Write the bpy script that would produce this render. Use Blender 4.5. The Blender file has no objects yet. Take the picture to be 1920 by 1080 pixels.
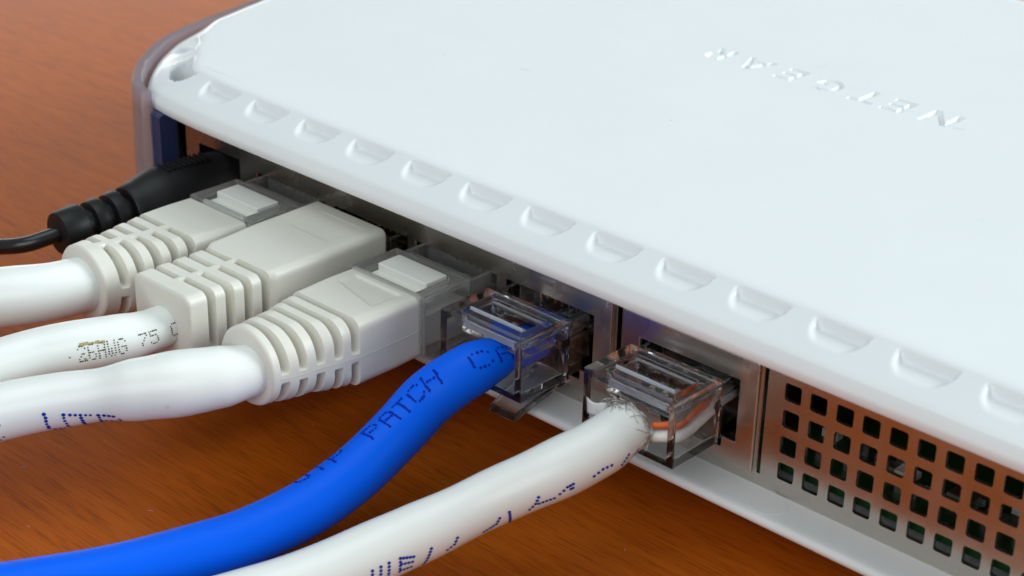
import bpy, bmesh, math, random
from mathutils import Vector, Matrix
random.seed(7)
S = 0.001                                  # everything below is written in millimetres
sc = bpy.context.scene
COL = sc.collection

# ------------------------------------------------------------------ camera
cam_d = bpy.data.cameras.new('camera'); cam = bpy.data.objects.new('camera', cam_d); COL.objects.link(cam)
YAW, PITCH, ROLL = math.radians(-42.51637), math.radians(25.78613), math.radians(1.41372)
d = Vector((math.sin(YAW)*math.cos(PITCH), math.cos(YAW)*math.cos(PITCH), -math.sin(PITCH)))
r = Vector((math.cos(YAW), -math.sin(YAW), 0)); u = r.cross(d)
r2 = r*math.cos(ROLL) + u*math.sin(ROLL); u2 = -r*math.sin(ROLL) + u*math.cos(ROLL)
cam.matrix_world = Matrix(((r2.x, u2.x, -d.x, 160.817*S), (r2.y, u2.y, -d.y, -129.411*S), (r2.z, u2.z, -d.z, 101.5585*S), (0, 0, 0, 1)))
cam_d.sensor_width = 36; cam_d.lens = 63.0247
cam_d.clip_start = 0.01; cam_d.clip_end = 20
cam_d.dof.use_dof = True; cam_d.dof.focus_distance = 0.188; cam_d.dof.aperture_fstop = 52
sc.camera = cam

# ------------------------------------------------------------------ light: a bright window behind the router, a pale room around
w = bpy.data.worlds.new('World'); sc.world = w; w.use_nodes = True
w.node_tree.nodes['Background'].inputs[0].default_value = (0.84, 0.955, 1.0, 1)
w.node_tree.nodes['Background'].inputs[1].default_value = 0.34
def area(name, loc, aim, sx, sy, watts, color):
    l = bpy.data.lights.new(name, 'AREA'); l.shape = 'RECTANGLE'; l.size = sx*S; l.size_y = sy*S; l.energy = watts; l.color = color
    o = bpy.data.objects.new(name, l); COL.objects.link(o)
    o.location = Vector(loc)*S
    o.rotation_euler = (Vector(aim)-Vector(loc)).to_track_quat('-Z', 'Y').to_euler()
    return o
area('window_light', (820, 760, 470), (20, 0, 10), 600, 460, 14.5, (0.89, 0.98, 1.0))
area('far_window_light', (-1250, 1150, 190), (-20, 20, 0), 1700, 290, 4.6, (1.0, 0.98, 0.96))
area('ceiling_light', (-50, -150, 1200), (20, 0, 0), 900, 900, 4.2, (0.92, 1.0, 1.0))
area('room_light', (350, -950, 520), (20, 0, 10), 1000, 600, 4.4, (0.95, 0.99, 1.0))
vs = sc.view_settings; vs.view_transform = 'Standard'; vs.look = 'None'; vs.gamma = 1.0; vs.exposure = 0.0; vs.use_curve_mapping = False
sc.render.engine = 'CYCLES'
cy = sc.cycles; cy.use_denoising = True
try: cy.denoiser = 'OPENIMAGEDENOISE'
except Exception: pass
cy.max_bounces = 14; cy.transmission_bounces = 12; cy.glossy_bounces = 6; cy.diffuse_bounces = 4; cy.transparent_max_bounces = 24
cy.sample_clamp_indirect = 6.0; cy.blur_glossy = 0.6

# ------------------------------------------------------------------ materials
def new_mat(name):
    m = bpy.data.materials.new(name); m.use_nodes = True
    return m, m.node_tree.nodes, m.node_tree.links, m.node_tree.nodes['Principled BSDF']
def mat(name, col, rough=0.4, metal=0.0, trans=0.0, ior=1.5, spec=0.5, grain=0.0, gscale=2500, gdist=0.00003, speck=0.0, mottle=0.0, coat=0.0, sss=0.0, alpha=1.0):
    m, n, l, b = new_mat(name)
    b.inputs['Base Color'].default_value = (*col, 1); b.inputs['Roughness'].default_value = rough
    b.inputs['Metallic'].default_value = metal; b.inputs['Transmission Weight'].default_value = trans
    b.inputs['IOR'].default_value = ior; b.inputs['Specular IOR Level'].default_value = spec
    b.inputs['Coat Weight'].default_value = coat; b.inputs['Coat Roughness'].default_value = 0.1
    b.inputs['Alpha'].default_value = alpha
    if sss:
        b.inputs['Subsurface Weight'].default_value = sss; b.inputs['Subsurface Radius'].default_value = (0.0012, 0.0011, 0.001)
        b.inputs['Subsurface Scale'].default_value = 1.0
    tc = n.new('ShaderNodeTexCoord')
    if grain:
        t = n.new('ShaderNodeTexNoise'); t.inputs['Scale'].default_value = gscale; t.inputs['Detail'].default_value = 3
        bu = n.new('ShaderNodeBump'); bu.inputs['Strength'].default_value = grain; bu.inputs['Distance'].default_value = gdist
        l.new(tc.outputs['Object'], t.inputs['Vector']); l.new(t.outputs['Fac'], bu.inputs['Height']); l.new(bu.outputs['Normal'], b.inputs['Normal'])
    last = None
    if mottle:
        t2 = n.new('ShaderNodeTexNoise'); t2.inputs['Scale'].default_value = 90; t2.inputs['Detail'].default_value = 5
        r_ = n.new('ShaderNodeMapRange'); r_.inputs[1].default_value = 0.35; r_.inputs[2].default_value = 0.7
        r_.inputs[3].default_value = 1.0 - mottle; r_.inputs[4].default_value = 1.0
        l.new(tc.outputs['Object'], t2.inputs['Vector']); l.new(t2.outputs['Fac'], r_.inputs[0])
        mx = n.new('ShaderNodeMix'); mx.data_type = 'RGBA'; mx.blend_type = 'MULTIPLY'; mx.inputs[0].default_value = 1
        mx.inputs[6].default_value = (*col, 1); l.new(r_.outputs[0], mx.inputs[7]); last = mx.outputs[2]
    if speck:                               # scattered dust and dirt specks
        v = n.new('ShaderNodeTexVoronoi'); v.inputs['Scale'].default_value = 170; v.inputs['Randomness'].default_value = 1
        wn = n.new('ShaderNodeTexNoise'); wn.inputs['Scale'].default_value = 900; wn.inputs['Detail'].default_value = 2
        ad = n.new('ShaderNodeMath'); ad.operation = 'MULTIPLY_ADD'; ad.inputs[1].default_value = 0.05; 
        l.new(tc.outputs['Object'], v.inputs['Vector']); l.new(tc.outputs['Object'], wn.inputs['Vector'])
        l.new(wn.outputs['Fac'], ad.inputs[0]); l.new(v.outputs['Distance'], ad.inputs[2])
        lt = n.new('ShaderNodeMapRange'); lt.inputs[1].default_value = 0.045; lt.inputs[2].default_value = 0.075; lt.inputs[3].default_value = 1; lt.inputs[4].default_value = 0
        l.new(ad.outputs[0], lt.inputs[0])
        sel = n.new('ShaderNodeSeparateColor'); l.new(v.outputs['Color'], sel.inputs[0])
        gt = n.new('ShaderNodeMath'); gt.operation = 'GREATER_THAN'; gt.inputs[1].default_value = 0.72; l.new(sel.outputs[0], gt.inputs[0])
        mu = n.new('ShaderNodeMath'); mu.operation = 'MULTIPLY'; l.new(lt.outputs[0], mu.inputs[0]); l.new(gt.outputs[0], mu.inputs[1])
        mu2 = n.new('ShaderNodeMath'); mu2.operation = 'MULTIPLY'; mu2.inputs[1].default_value = speck; l.new(mu.outputs[0], mu2.inputs[0])
        mx2 = n.new('ShaderNodeMix'); mx2.data_type = 'RGBA'; l.new(mu2.outputs[0], mx2.inputs[0])
        if last is not None: l.new(last, mx2.inputs[6])
        else: mx2.inputs[6].default_value = (*col, 1)
        mx2.inputs[7].default_value = (0.16, 0.14, 0.11, 1); last = mx2.outputs[2]
    if last is not None: l.new(last, b.inputs['Base Color'])
    return m

M = {}
M['lid'] = mat('white_lid_plastic', (0.815, 0.838, 0.848), 0.42, spec=0.2, coat=0.55, grain=0.16, gscale=5200, gdist=0.00002, speck=0.4, mottle=0.02)
M['tray'] = mat('white_tray_plastic', (0.78, 0.795, 0.80), 0.42, grain=0.2, gscale=4000, gdist=0.00002, speck=0.35, mottle=0.06)
M['boot'] = mat('warm_grey_boot_plastic', (0.735, 0.715, 0.645), 0.44, sss=0.25, grain=0.35, gscale=3600, gdist=0.00003, mottle=0.05, speck=0.35)
M['insert'] = mat('grey_plug_filler', (0.74, 0.735, 0.69), 0.45, grain=0.2, mottle=0.04)
M['white_cable'] = mat('white_cable_jacket', (0.87, 0.895, 0.87), 0.28, sss=0.2, grain=0.12, gscale=1600, gdist=0.00004, speck=0.18, mottle=0.04)
M['blue_cable'] = mat('blue_cable_jacket', (0.0, 0.125, 0.92), 0.40, spec=0.12, grain=0.2, gscale=3000, gdist=0.00002, mottle=0.05)
M['milky'] = mat('milky_clear_plastic', (0.80, 0.84, 0.93), 0.22, trans=0.55, ior=1.5)
M['frosted'] = mat('cloudy_plug_plastic', (0.82, 0.82, 0.80), 0.14, trans=0.86, ior=1.45, alpha=0.9)
M['navy'] = mat('navy_side_plastic', (0.024, 0.034, 0.105), 0.12, spec=0.6)
M['band'] = mat('clear_lilac_plastic', (0.58, 0.65, 0.80), 0.05, trans=0.75, ior=1.46, alpha=0.7)
def clear_plastic():
    m, n, l, b = new_mat('clear_plug_plastic')
    b.inputs['Base Color'].default_value = (0.92, 0.925, 0.94, 1); b.inputs['Roughness'].default_value = 0.012; b.inputs['Transmission Weight'].default_value = 1.0; b.inputs['IOR'].default_value = 1.45
    tr = n.new('ShaderNodeBsdfTransparent'); tr.inputs[0].default_value = (0.945, 0.948, 0.965, 1)
    gl = n.new('ShaderNodeBsdfGlossy'); gl.inputs['Roughness'].default_value = 0.05
    fr = n.new('ShaderNodeFresnel'); fr.inputs['IOR'].default_value = 1.55
    ge = n.new('ShaderNodeNewGeometry'); su = n.new('ShaderNodeMath'); su.operation = 'SUBTRACT'; su.inputs[0].default_value = 1; l.new(ge.outputs['Backfacing'], su.inputs[1])
    mu = n.new('ShaderNodeMath'); mu.operation = 'MULTIPLY'; l.new(fr.outputs[0], mu.inputs[0]); l.new(su.outputs[0], mu.inputs[1])   # only the outer face mirrors; no total reflection where light is not bent
    mx = n.new('ShaderNodeMixShader'); l.new(mu.outputs[0], mx.inputs[0]); l.new(tr.outputs[0], mx.inputs[1]); l.new(gl.outputs[0], mx.inputs[2])
    m2 = n.new('ShaderNodeMixShader'); m2.inputs[0].default_value = 0.95
    l.new(mx.outputs[0], m2.inputs[1]); l.new(b.outputs[0], m2.inputs[2])
    l.new(m2.outputs[0], n['Material Output'].inputs['Surface'])
    return m
M['clear'] = clear_plastic()
M['black'] = mat('black_rubber', (0.007, 0.007, 0.008), 0.45, spec=0.35, grain=0.3, gscale=3000)
M['black_gloss'] = mat('black_cable_jacket', (0.010, 0.010, 0.011), 0.22)
M['socket'] = mat('black_socket_plastic', (0.010, 0.010, 0.011), 0.45)
M['gold'] = mat('gold_contact', (0.85, 0.60, 0.22), 0.25, metal=1)
M['strand'] = mat('tinned_shield_wire', (0.55, 0.53, 0.50), 0.2, metal=1)
M['ink_blue'] = mat('blue_ink', (0.008, 0.03, 0.40), 0.6, spec=0.15)
M['ink_navy'] = mat('navy_ink', (0.0, 0.022, 0.36), 0.6, spec=0.1)
M['ink_brown'] = mat('brown_ink', (0.085, 0.065, 0.035), 0.55)
M['smudge'] = mat('smudged_ink', (0.42, 0.34, 0.16), 0.55)
M['pcb'] = mat('green_circuit_board', (0.013, 0.075, 0.020), 0.35, mottle=0.5)
M['solder'] = mat('solder', (0.7, 0.7, 0.68), 0.35, metal=1)
M['dust'] = mat('dust_fibre', (0.52, 0.52, 0.51), 0.7)
M['lint'] = mat('pale_lint', (0.75, 0.72, 0.66), 0.7)
M['foil'] = mat('white_shield_foil', (0.72, 0.72, 0.71), 0.35)
for nm, c in dict(orange=(0.75, 0.13, 0.02), white=(0.82, 0.82, 0.80), green=(0.02, 0.22, 0.06), blue=(0.02, 0.06, 0.4), brown=(0.16, 0.07, 0.03), red=(0.5, 0.03, 0.02)).items():
    M['wire_'+nm] = mat('wire_'+nm, c, 0.35)

def steel():
    m, n, l, b = new_mat('brushed_steel')
    b.inputs['Metallic'].default_value = 1; b.inputs['Base Color'].default_value = (0.62, 0.575, 0.52, 1)
    tc = n.new('ShaderNodeTexCoord'); mp = n.new('ShaderNodeMapping'); mp.inputs['Scale'].default_value = (250, 250, 5200)
    t = n.new('ShaderNodeTexNoise'); t.inputs['Scale'].default_value = 1.0; t.inputs['Detail'].default_value = 4
    l.new(tc.outputs['Object'], mp.inputs['Vector']); l.new(mp.outputs['Vector'], t.inputs['Vector'])
    bu = n.new('ShaderNodeBump'); bu.inputs['Strength'].default_value = 0.25; bu.inputs['Distance'].default_value = 0.00001
    l.new(t.outputs['Fac'], bu.inputs['Height']); l.new(bu.outputs['Normal'], b.inputs['Normal'])
    t2 = n.new('ShaderNodeTexNoise'); t2.inputs['Scale'].default_value = 140; t2.inputs['Detail'].default_value = 6
    l.new(tc.outputs['Object'], t2.inputs['Vector'])
    mr = n.new('ShaderNodeMapRange'); mr.inputs[1].default_value = 0.3; mr.inputs[2].default_value = 0.7; mr.inputs[3].default_value = 0.21; mr.inputs[4].default_value = 0.36
    l.new(t2.outputs['Fac'], mr.inputs[0]); l.new(mr.outputs[0], b.inputs['Roughness'])
    return m
M['steel'] = steel()

def wood():
    m, n, l, b = new_mat('reddish_wood_laminate')
    tc = n.new('ShaderNodeTexCoord'); mp = n.new('ShaderNodeMapping')
    mp.inputs['Rotation'].default_value = (0, 0, math.radians(-11)); mp.inputs['Scale'].default_value = (34, 760, 1)
    l.new(tc.outputs['Object'], mp.inputs['Vector'])
    t = n.new('ShaderNodeTexNoise'); t.inputs['Scale'].default_value = 1; t.inputs['Detail'].default_value = 6; t.inputs['Roughness'].default_value = 0.62; t.inputs['Distortion'].default_value = 0.35
    l.new(mp.outputs['Vector'], t.inputs['Vector'])
    cr = n.new('ShaderNodeValToRGB'); e = cr.color_ramp.elements
    e[0].position = 0.20; e[0].color = (0.335, 0.069, 0.0034, 1)
    e[1].position = 0.80; e[1].color = (0.510, 0.117, 0.0062, 1)
    x = e.new(0.48); x.color = (0.435, 0.091, 0.0042, 1)
    l.new(t.outputs['Fac'], cr.inputs['Fac'])
    # short dark pores
    mp2 = n.new('ShaderNodeMapping'); mp2.inputs['Rotation'].default_value = (0, 0, math.radians(-11)); mp2.inputs['Scale'].default_value = (190, 3600, 1)
    l.new(tc.outputs['Object'], mp2.inputs['Vector'])
    t2 = n.new('ShaderNodeTexNoise'); t2.inputs['Scale'].default_value = 1; t2.inputs['Detail'].default_value = 3
    l.new(mp2.outputs['Vector'], t2.inputs['Vector'])
    mr = n.new('ShaderNodeMapRange'); mr.inputs[1].default_value = 0.34; mr.inputs[2].default_value = 0.50; mr.inputs[3].default_value = 0.68; mr.inputs[4].default_value = 1
    l.new(t2.outputs['Fac'], mr.inputs[0])
    mx = n.new('ShaderNodeMix'); mx.data_type = 'RGBA'; mx.blend_type = 'MULTIPLY'; mx.inputs[0].default_value = 1
    l.new(cr.outputs['Color'], mx.inputs[6]); l.new(mr.outputs[0], mx.inputs[7]); l.new(mx.outputs[2], b.inputs['Base Color'])
    t3 = n.new('ShaderNodeTexNoise'); t3.inputs['Scale'].default_value = 1500; l.new(tc.outputs['Object'], t3.inputs['Vector'])
    bu = n.new('ShaderNodeBump'); bu.inputs['Strength'].default_value = 0.35; bu.inputs['Distance'].default_value = 0.00004
    l.new(t3.outputs['Fac'], bu.inputs['Height']); l.new(bu.outputs['Normal'], b.inputs['Normal'])
    b.inputs['Roughness'].default_value = 0.34; b.inputs['Specular IOR Level'].default_value = 0.13
    return m
M['wood'] = wood()

# ------------------------------------------------------------------ mesh helpers (millimetres in, metres out)
ORIGIN = {}
def thing(name, label, cat, origin, group=None):
    o = bpy.data.objects.new(name, None); COL.objects.link(o); o.empty_display_size = 0.01
    o.location = Vector(origin)*S; o['label'] = label; o['category'] = cat
    if group: o['group'] = group
    ORIGIN[o] = Vector(origin)
    return o
def obj(name, verts, faces, material, parent=None, smooth=False, bevel=0, seg=2, angle=35, auto=None, kind=None, label=None):
    org = ORIGIN.get(parent, Vector((0, 0, 0)))
    me = bpy.data.meshes.new(name)
    me.from_pydata([((v[0]-org[0])*S, (v[1]-org[1])*S, (v[2]-org[2])*S) for v in verts], [], faces)
    me.materials.append(M[material])
    o = bpy.data.objects.new(name, me); COL.objects.link(o)
    if smooth or bevel or auto:
        for p in me.polygons: p.use_smooth = True
    if auto: me.set_sharp_from_angle(angle=math.radians(auto))
    if bevel:
        bm_ = o.modifiers.new('bevel', 'BEVEL'); bm_.width = bevel*S; bm_.segments = seg; bm_.limit_method = 'ANGLE'; bm_.angle_limit = math.radians(angle); bm_.harden_normals = True
    if parent is not None:
        o.parent = parent; ORIGIN[o] = org
    if kind: o['kind'] = kind
    if label: o['label'] = label
    return o
BOXF = [(0, 3, 2, 1), (4, 5, 6, 7), (0, 1, 5, 4), (1, 2, 6, 5), (2, 3, 7, 6), (3, 0, 4, 7)]
def box_vf(a, b):
    x0, y0, z0 = a; x1, y1, z1 = b
    return [(x0, y0, z0), (x1, y0, z0), (x1, y1, z0), (x0, y1, z0), (x0, y0, z1), (x1, y0, z1), (x1, y1, z1), (x0, y1, z1)], list(BOXF)
def join(*vfs):
    V, F = [], []
    for v, f in vfs:
        k = len(V); V += list(v); F += [tuple(i+k for i in q) for q in f]
    return V, F
def cells(xs, ys, zs, full, warp=None):
    """boundary of the filled cells of an uneven grid: one closed solid with pockets and cavities"""
    nx, ny, nz = len(xs)-1, len(ys)-1, len(zs)-1
    f = {}
    for i in range(nx):
        for j in range(ny):
            for k in range(nz):
                f[i, j, k] = bool(full((xs[i]+xs[i+1])/2, (ys[j]+ys[j+1])/2, (zs[k]+zs[k+1])/2))
    V, idx, F = [], {}, []
    def vid(i, j, k):
        if (i, j, k) not in idx:
            p = (xs[i], ys[j], zs[k]); idx[i, j, k] = len(V); V.append(warp(*p) if warp else p)
        return idx[i, j, k]
    for (i, j, k), on in f.items():
        if not on: continue
        c = [[[None]*2 for _ in range(2)] for _ in range(2)]
        g = lambda a, b_, c_: vid(i+a, j+b_, k+c_)
        if not f.get((i-1, j, k)): F.append((g(0,0,0), g(0,0,1), g(0,1,1), g(0,1,0)))
        if not f.get((i+1, j, k)): F.append((g(1,0,0), g(1,1,0), g(1,1,1), g(1,0,1)))
        if not f.get((i, j-1, k)): F.append((g(0,0,0), g(1,0,0), g(1,0,1), g(0,0,1)))
        if not f.get((i, j+1, k)): F.append((g(0,1,0), g(0,1,1), g(1,1,1), g(1,1,0)))
        if not f.get((i, j, k-1)): F.append((g(0,0,0), g(0,1,0), g(1,1,0), g(1,0,0)))
        if not f.get((i, j, k+1)): F.append((g(0,0,1), g(1,0,1), g(1,1,1), g(0,1,1)))
    return V, F
def merge_coplanar(o):
    bm = bmesh.new(); bm.from_mesh(o.data)
    bmesh.ops.dissolve_limit(bm, angle_limit=math.radians(1), verts=bm.verts, edges=bm.edges)
    bm.to_mesh(o.data); bm.free()
def catmull(pts, step):
    P = [Vector(p) for p in pts]; P = [P[0]*2-P[1]] + P + [P[-1]*2-P[-2]]
    out = []
    for i in range(1, len(P)-2):
        a, b, c, e = P[i-1], P[i], P[i+1], P[i+2]
        n = max(1, int((c-b).length/step))
        for k in range(n):
            t = k/n
            out.append(0.5*((2*b)+(c-a)*t+(2*a-5*b+4*c-e)*t*t+(3*b-a-3*c+e)*t*t*t))
    out.append(P[-2].copy())
    return out
def lerp_table(tab, x):
    if x <= tab[0][0]: return tab[0][1]
    for (a, va), (b, vb) in zip(tab, tab[1:]):
        if x <= b:
            t = (x-a)/(b-a); t = t*t*(3-2*t)
            return va+(vb-va)*t
    return tab[-1][1]
class Tube:
    """a round cable along a smooth path; point(s, th): th from the top, positive to the right of the direction of travel"""
    def __init__(self, ctrl, radius, step=0.6, ring=40, squash=None, wob=0.0, seed=0):
        self.p = catmull(ctrl, step); self.s = [0.0]
        for a, b in zip(self.p, self.p[1:]): self.s.append(self.s[-1]+(b-a).length)
        self.radius = radius; self.squash = squash; self.ring = ring; self.wob = wob; self.seed = seed
        self.fr = []
        for i in range(len(self.p)):
            t = (self.p[min(i+1, len(self.p)-1)]-self.p[max(i-1, 0)]).normalized()
            side = t.cross(Vector((0, 0, 1))).normalized(); self.fr.append((t, side, side.cross(t)))
    def rad(self, s, th):
        r_ = lerp_table(self.radius, s) if isinstance(self.radius, list) else self.radius
        if self.wob:
            r_ *= 1+self.wob*(math.sin(s*0.42+self.seed+1.3*math.sin(th+self.seed))*0.6+math.sin(s*0.19+2*th+self.seed*2)*0.4)
        q = lerp_table(self.squash, s) if self.squash else 1.0
        return r_, q
    def at(self, s):
        s = min(max(s, 0), self.s[-1]-1e-6)
        lo = 0; hi = len(self.s)-1
        while hi-lo > 1:
            m = (lo+hi)//2
            if self.s[m] <= s: lo = m
            else: hi = m
        t = (s-self.s[lo])/(self.s[hi]-self.s[lo])
        p = self.p[lo].lerp(self.p[hi], t)
        f = [self.fr[lo][k].lerp(self.fr[hi][k], t).normalized() for k in range(3)]
        return p, f
    def point(self, s, th, lift=0.0):
        p, f = self.at(s); r_, q = self.rad(s, th)
        return p+f[2]*(math.cos(th)*(r_*q+lift))+f[1]*(math.sin(th)*(r_/max(q, .5)**.5+lift))
    def mesh(self, caps=True):
        V, F, n = [], [], self.ring
        for s in self.s:
            for k in range(n): V.append(self.point(s, 2*math.pi*k/n))
        for i in range(len(self.s)-1):
            for k in range(n): F.append((i*n+k, i*n+(k+1) % n, (i+1)*n+(k+1) % n, (i+1)*n+k))
        if caps:
            F.append(tuple(range(n-1, -1, -1))); F.append(tuple((len(self.s)-1)*n+k for k in range(n)))
        return V, F
def bar(path, radius, ring=8):
    return Tube(path, radius, step=max(0.15, radius), ring=ring).mesh()
def rrect(a, b, r_, n):
    """n points evenly spread round a rounded rectangle of half sizes a, b, from the middle of the right side, counter-clockwise"""
    r_ = min(r_, a, b)
    seg = [('l', (a, 0), (a, b-r_)), ('c', (a-r_, b-r_), 0), ('l', (a-r_, b), (-a+r_, b)), ('c', (-a+r_, b-r_), 90),
           ('l', (-a, b-r_), (-a, -b+r_)), ('c', (-a+r_, -b+r_), 180), ('l', (-a+r_, -b), (a-r_, -b)), ('c', (a-r_, -b+r_), 270), ('l', (a, -b+r_), (a, 0))]
    L = [math.dist(s_[1], s_[2]) if s_[0] == 'l' else r_*math.pi/2 for s_ in seg]; tot = sum(L)
    out = []
    for k in range(n):
        q = tot*k/n
        for s_, l_ in zip(seg, L):
            if q <= l_ or s_ is seg[-1]:
                t = q/l_ if l_ > 1e-9 else 0
                if s_[0] == 'l': out.append((s_[1][0]+(s_[2][0]-s_[1][0])*t, s_[1][1]+(s_[2][1]-s_[1][1])*t))
                else:
                    an = math.radians(s_[2]+90*t); out.append((s_[1][0]+r_*math.cos(an), s_[1][1]+r_*math.sin(an)))
                break
            q -= l_
    return out
def sstep(a, b, x):
    if a == b: return float(x >= b)
    t = min(1, max(0, (x-a)/(b-a))); return t*t*(3-2*t)
def sheet(name, outer, holes, y0, thick, material, parent, bevel=0.0):
    """sheet standing in the x-z plane with cut-outs; outer and holes are lists of (x, z)"""
    cu = bpy.data.curves.new('tmp', 'CURVE'); cu.dimensions = '2D'; cu.fill_mode = 'BOTH'; cu.extrude = thick/2
    for poly in [outer]+holes:
        sp = cu.splines.new('POLY'); sp.points.add(len(poly)-1); sp.use_cyclic_u = True
        for p, q in zip(sp.points, poly): p.co = (q[0], q[1], 0, 1)
    t = bpy.data.objects.new('tmp', cu); COL.objects.link(t)
    bpy.context.view_layer.update()
    me = bpy.data.meshes.new_from_object(t.evaluated_get(bpy.context.evaluated_depsgraph_get()))
    V = [(v.co.x, y0-v.co.z, v.co.y) for v in me.vertices]; F = [tuple(p.vertices) for p in me.polygons]
    bpy.data.objects.remove(t); bpy.data.curves.remove(cu); bpy.data.meshes.remove(me)
    o = obj(name, V, F, material, parent)
    bm = bmesh.new(); bm.from_mesh(o.data); bmesh.ops.remove_doubles(bm, verts=bm.verts, dist=1e-7)
    bmesh.ops.dissolve_limit(bm, angle_limit=math.radians(1), verts=bm.verts, edges=bm.edges)
    bmesh.ops.recalc_face_normals(bm, faces=bm.faces); bm.to_mesh(o.data); bm.free()
    if bevel:
        m = o.modifiers.new('bevel', 'BEVEL'); m.width = bevel*S; m.segments = 2; m.limit_method = 'ANGLE'; m.angle_limit = math.radians(50)
    return o

# ------------------------------------------------------------------ the table
V, F = box_vf((-900, -700, -25), (700, 900, 0))
t = obj('table_top', V, F, 'wood'); t['kind'] = 'structure'

# ------------------------------------------------------------------ the router
router = thing('router', 'white slim router with ventilation slots, steel rear panel and sunken lettering on its lid', 'router', (58, 50, 0))

half = [(100, -6.6), (80, -6.6), (60, -6.6), (40, -6.6), (20, -6.6), (6, -6.6), (-3, -6.5), (-8, -6.25), (-12, -5.85), (-15.6, -4.9), (-19.9, -1.6), (-23.8, 2.6), (-27, 7.5), (-28.9, 12.3), (-30.3, 18), (-31.7, 25),
        (-34.2, 40), (-35, 56), (-33.8, 72), (-30, 86), (-23, 95.5), (-12, 101), (10, 105), (35, 107)]
XC = 117
full_pts = half[1:] + [(58.5, 107.6)] + [(XC-x, y) for x, y in reversed(half) if x < 34.9 or y > 100]
def closed(pts, fine, coarse):
    n = len(pts); out = []
    for i in range(n):
        a, b, c, e = [Vector((*pts[(i+k) % n], 0)) for k in (-1, 0, 1, 2)]
        st = fine if (b.y < 16 and b.x < 125) else coarse
        m = max(2, int((c-b).length/st))
        for k in range(m):
            t = k/m
            out.append(0.5*((2*b)+(c-a)*t+(2*a-5*b+4*c-e)*t*t+(3*b-a-3*c+e)*t*t*t))
    return out
outline = closed(full_pts, 0.17, 1.2)
def normals(path):
    n = len(path); out = []
    for i in range(n):
        t = path[(i+1) % n]-path[i-1]; nn = Vector((t.y, -t.x, 0)).normalized()   # inward for a path that runs clockwise (rear edge towards -x)
        out.append(nn)
    return out
nrm = normals(outline)
if (Vector((58, 50, 0))-outline[0]).dot(nrm[0]) < 0: nrm = [-v for v in nrm]
# smooth the normals a little so that the inner rings stay even
for _ in range(12):
    nrm = [(nrm[i-1]+nrm[i]*2+nrm[(i+1) % len(nrm)]).normalized() for i in range(len(nrm))]
def margin_width(p):
    a = lerp_table([(-0.5, 5.8), (4, 5.0), (9, 3.6), (16, 2.2), (30, 1.6)], p.y)
    return a
W_ = [margin_width(p) for p in outline]
edge = [outline[i]+nrm[i]*W_[i] for i in range(len(outline))]
arc = [0.0]
for a, b in zip(edge, edge[1:]): arc.append(arc[-1]+(b-a).length)
def arc_at_x(x):
    best = min((i for i in range(len(edge)) if edge[i].y < 0.5), key=lambda i: abs(edge[i].x-x)); return arc[best]
A0 = arc_at_x(-8.46)                       # left end of the first full slot; arc grows towards the left
SP, SL = 8.968, 6.27
slots = [(arc_at_x(-8.46+i*SP+SL), arc_at_x(-8.46+i*SP), 26.72, 0.40) for i in range(15)]
slots += [(A0+3.3, A0+9.9, 24.6, 0.25), (A0+12.6, A0+18.4, 26.3, 0.40)]
def slot_depth(a, frac, w_, zp):
    dz = 0.0
    for a0, a1, zf, soft in slots:
        if a0-1 < a < a1+1:
            t = (1-frac)*w_/3.2
            if t > 1.05: continue
            shrink = 2.5*(1-math.sqrt(max(0.0, 1-min(1, t)**2.2)))
            h = (a1-a0)/2-shrink; q = abs(a-(a0+a1)/2)
            m = 1-(sstep(h-soft*2.2, h+0.05, q) if a > (a0+a1)/2 and zf > 25 else sstep(h-soft, h+0.05, q))
            m *= sstep(0.0, 0.46, (1-frac)*w_)
            if zf < 25: m *= 1-sstep(0.80, 0.92, t)
            dz = max(dz, m*max(0.0, zp-zf))
    return dz
prof = [(None, 3.5, 24.15), (None, 0.3, 23.95), (None, 0.1, 23.98), (None, 0.0, 24.12), (None, 0.0, 24.75), (None, 0.03, 24.92), (None, 0.10, 25.08), (None, 0.25, 25.36), (None, 0.55, 25.82), (None, 0.64, 25.93), (None, 0.74, 26.0), (None, 0.86, 26.05)]
fr_list = [0.19, 0.23, 0.28, 0.33, 0.38, 0.43, 0.48, 0.53, 0.58, 0.63, 0.68, 0.73, 0.78, 0.83, 0.87, 0.90, 0.92, 0.935, 0.95, 0.962, 0.974, 0.986, 1.0]
rings = []
N = len(outline)
for _, dd, z in prof:
    rings.append([(*(outline[i]+nrm[i]*dd*min(1, W_[i]/5.8+0.1)).xy, z) for i in range(N)])
for fr in fr_list:
    R_ = []
    for i in range(N):
        p = outline[i]+nrm[i]*(fr*W_[i]); zp = 26.06+(fr-0.138)/0.862*1.70
        R_.append((p.x, p.y, zp-slot_depth(arc[i], fr, W_[i], zp)))
    rings.append(R_)
for ex, z in ((0.25, 27.86), (0.55, 27.94), (1.0, 27.985), (1.8, 28.0)):
    rings.append([(*(outline[i]+nrm[i]*(W_[i]+ex)).xy, z) for i in range(N)])
V = [p for R_ in rings for p in R_]; F = []
for j in range(len(rings)-1):
    for i in range(N):
        q = (j*N+i, j*N+(i+1) % N, (j+1)*N+(i+1) % N, (j+1)*N+i)
        if len(prof) <= j and max(V[k][2] for k in q) < 24.75 and all(V[k][0] < 0 for k in q): continue     # the corner opening goes right through
        F.append(q)
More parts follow.
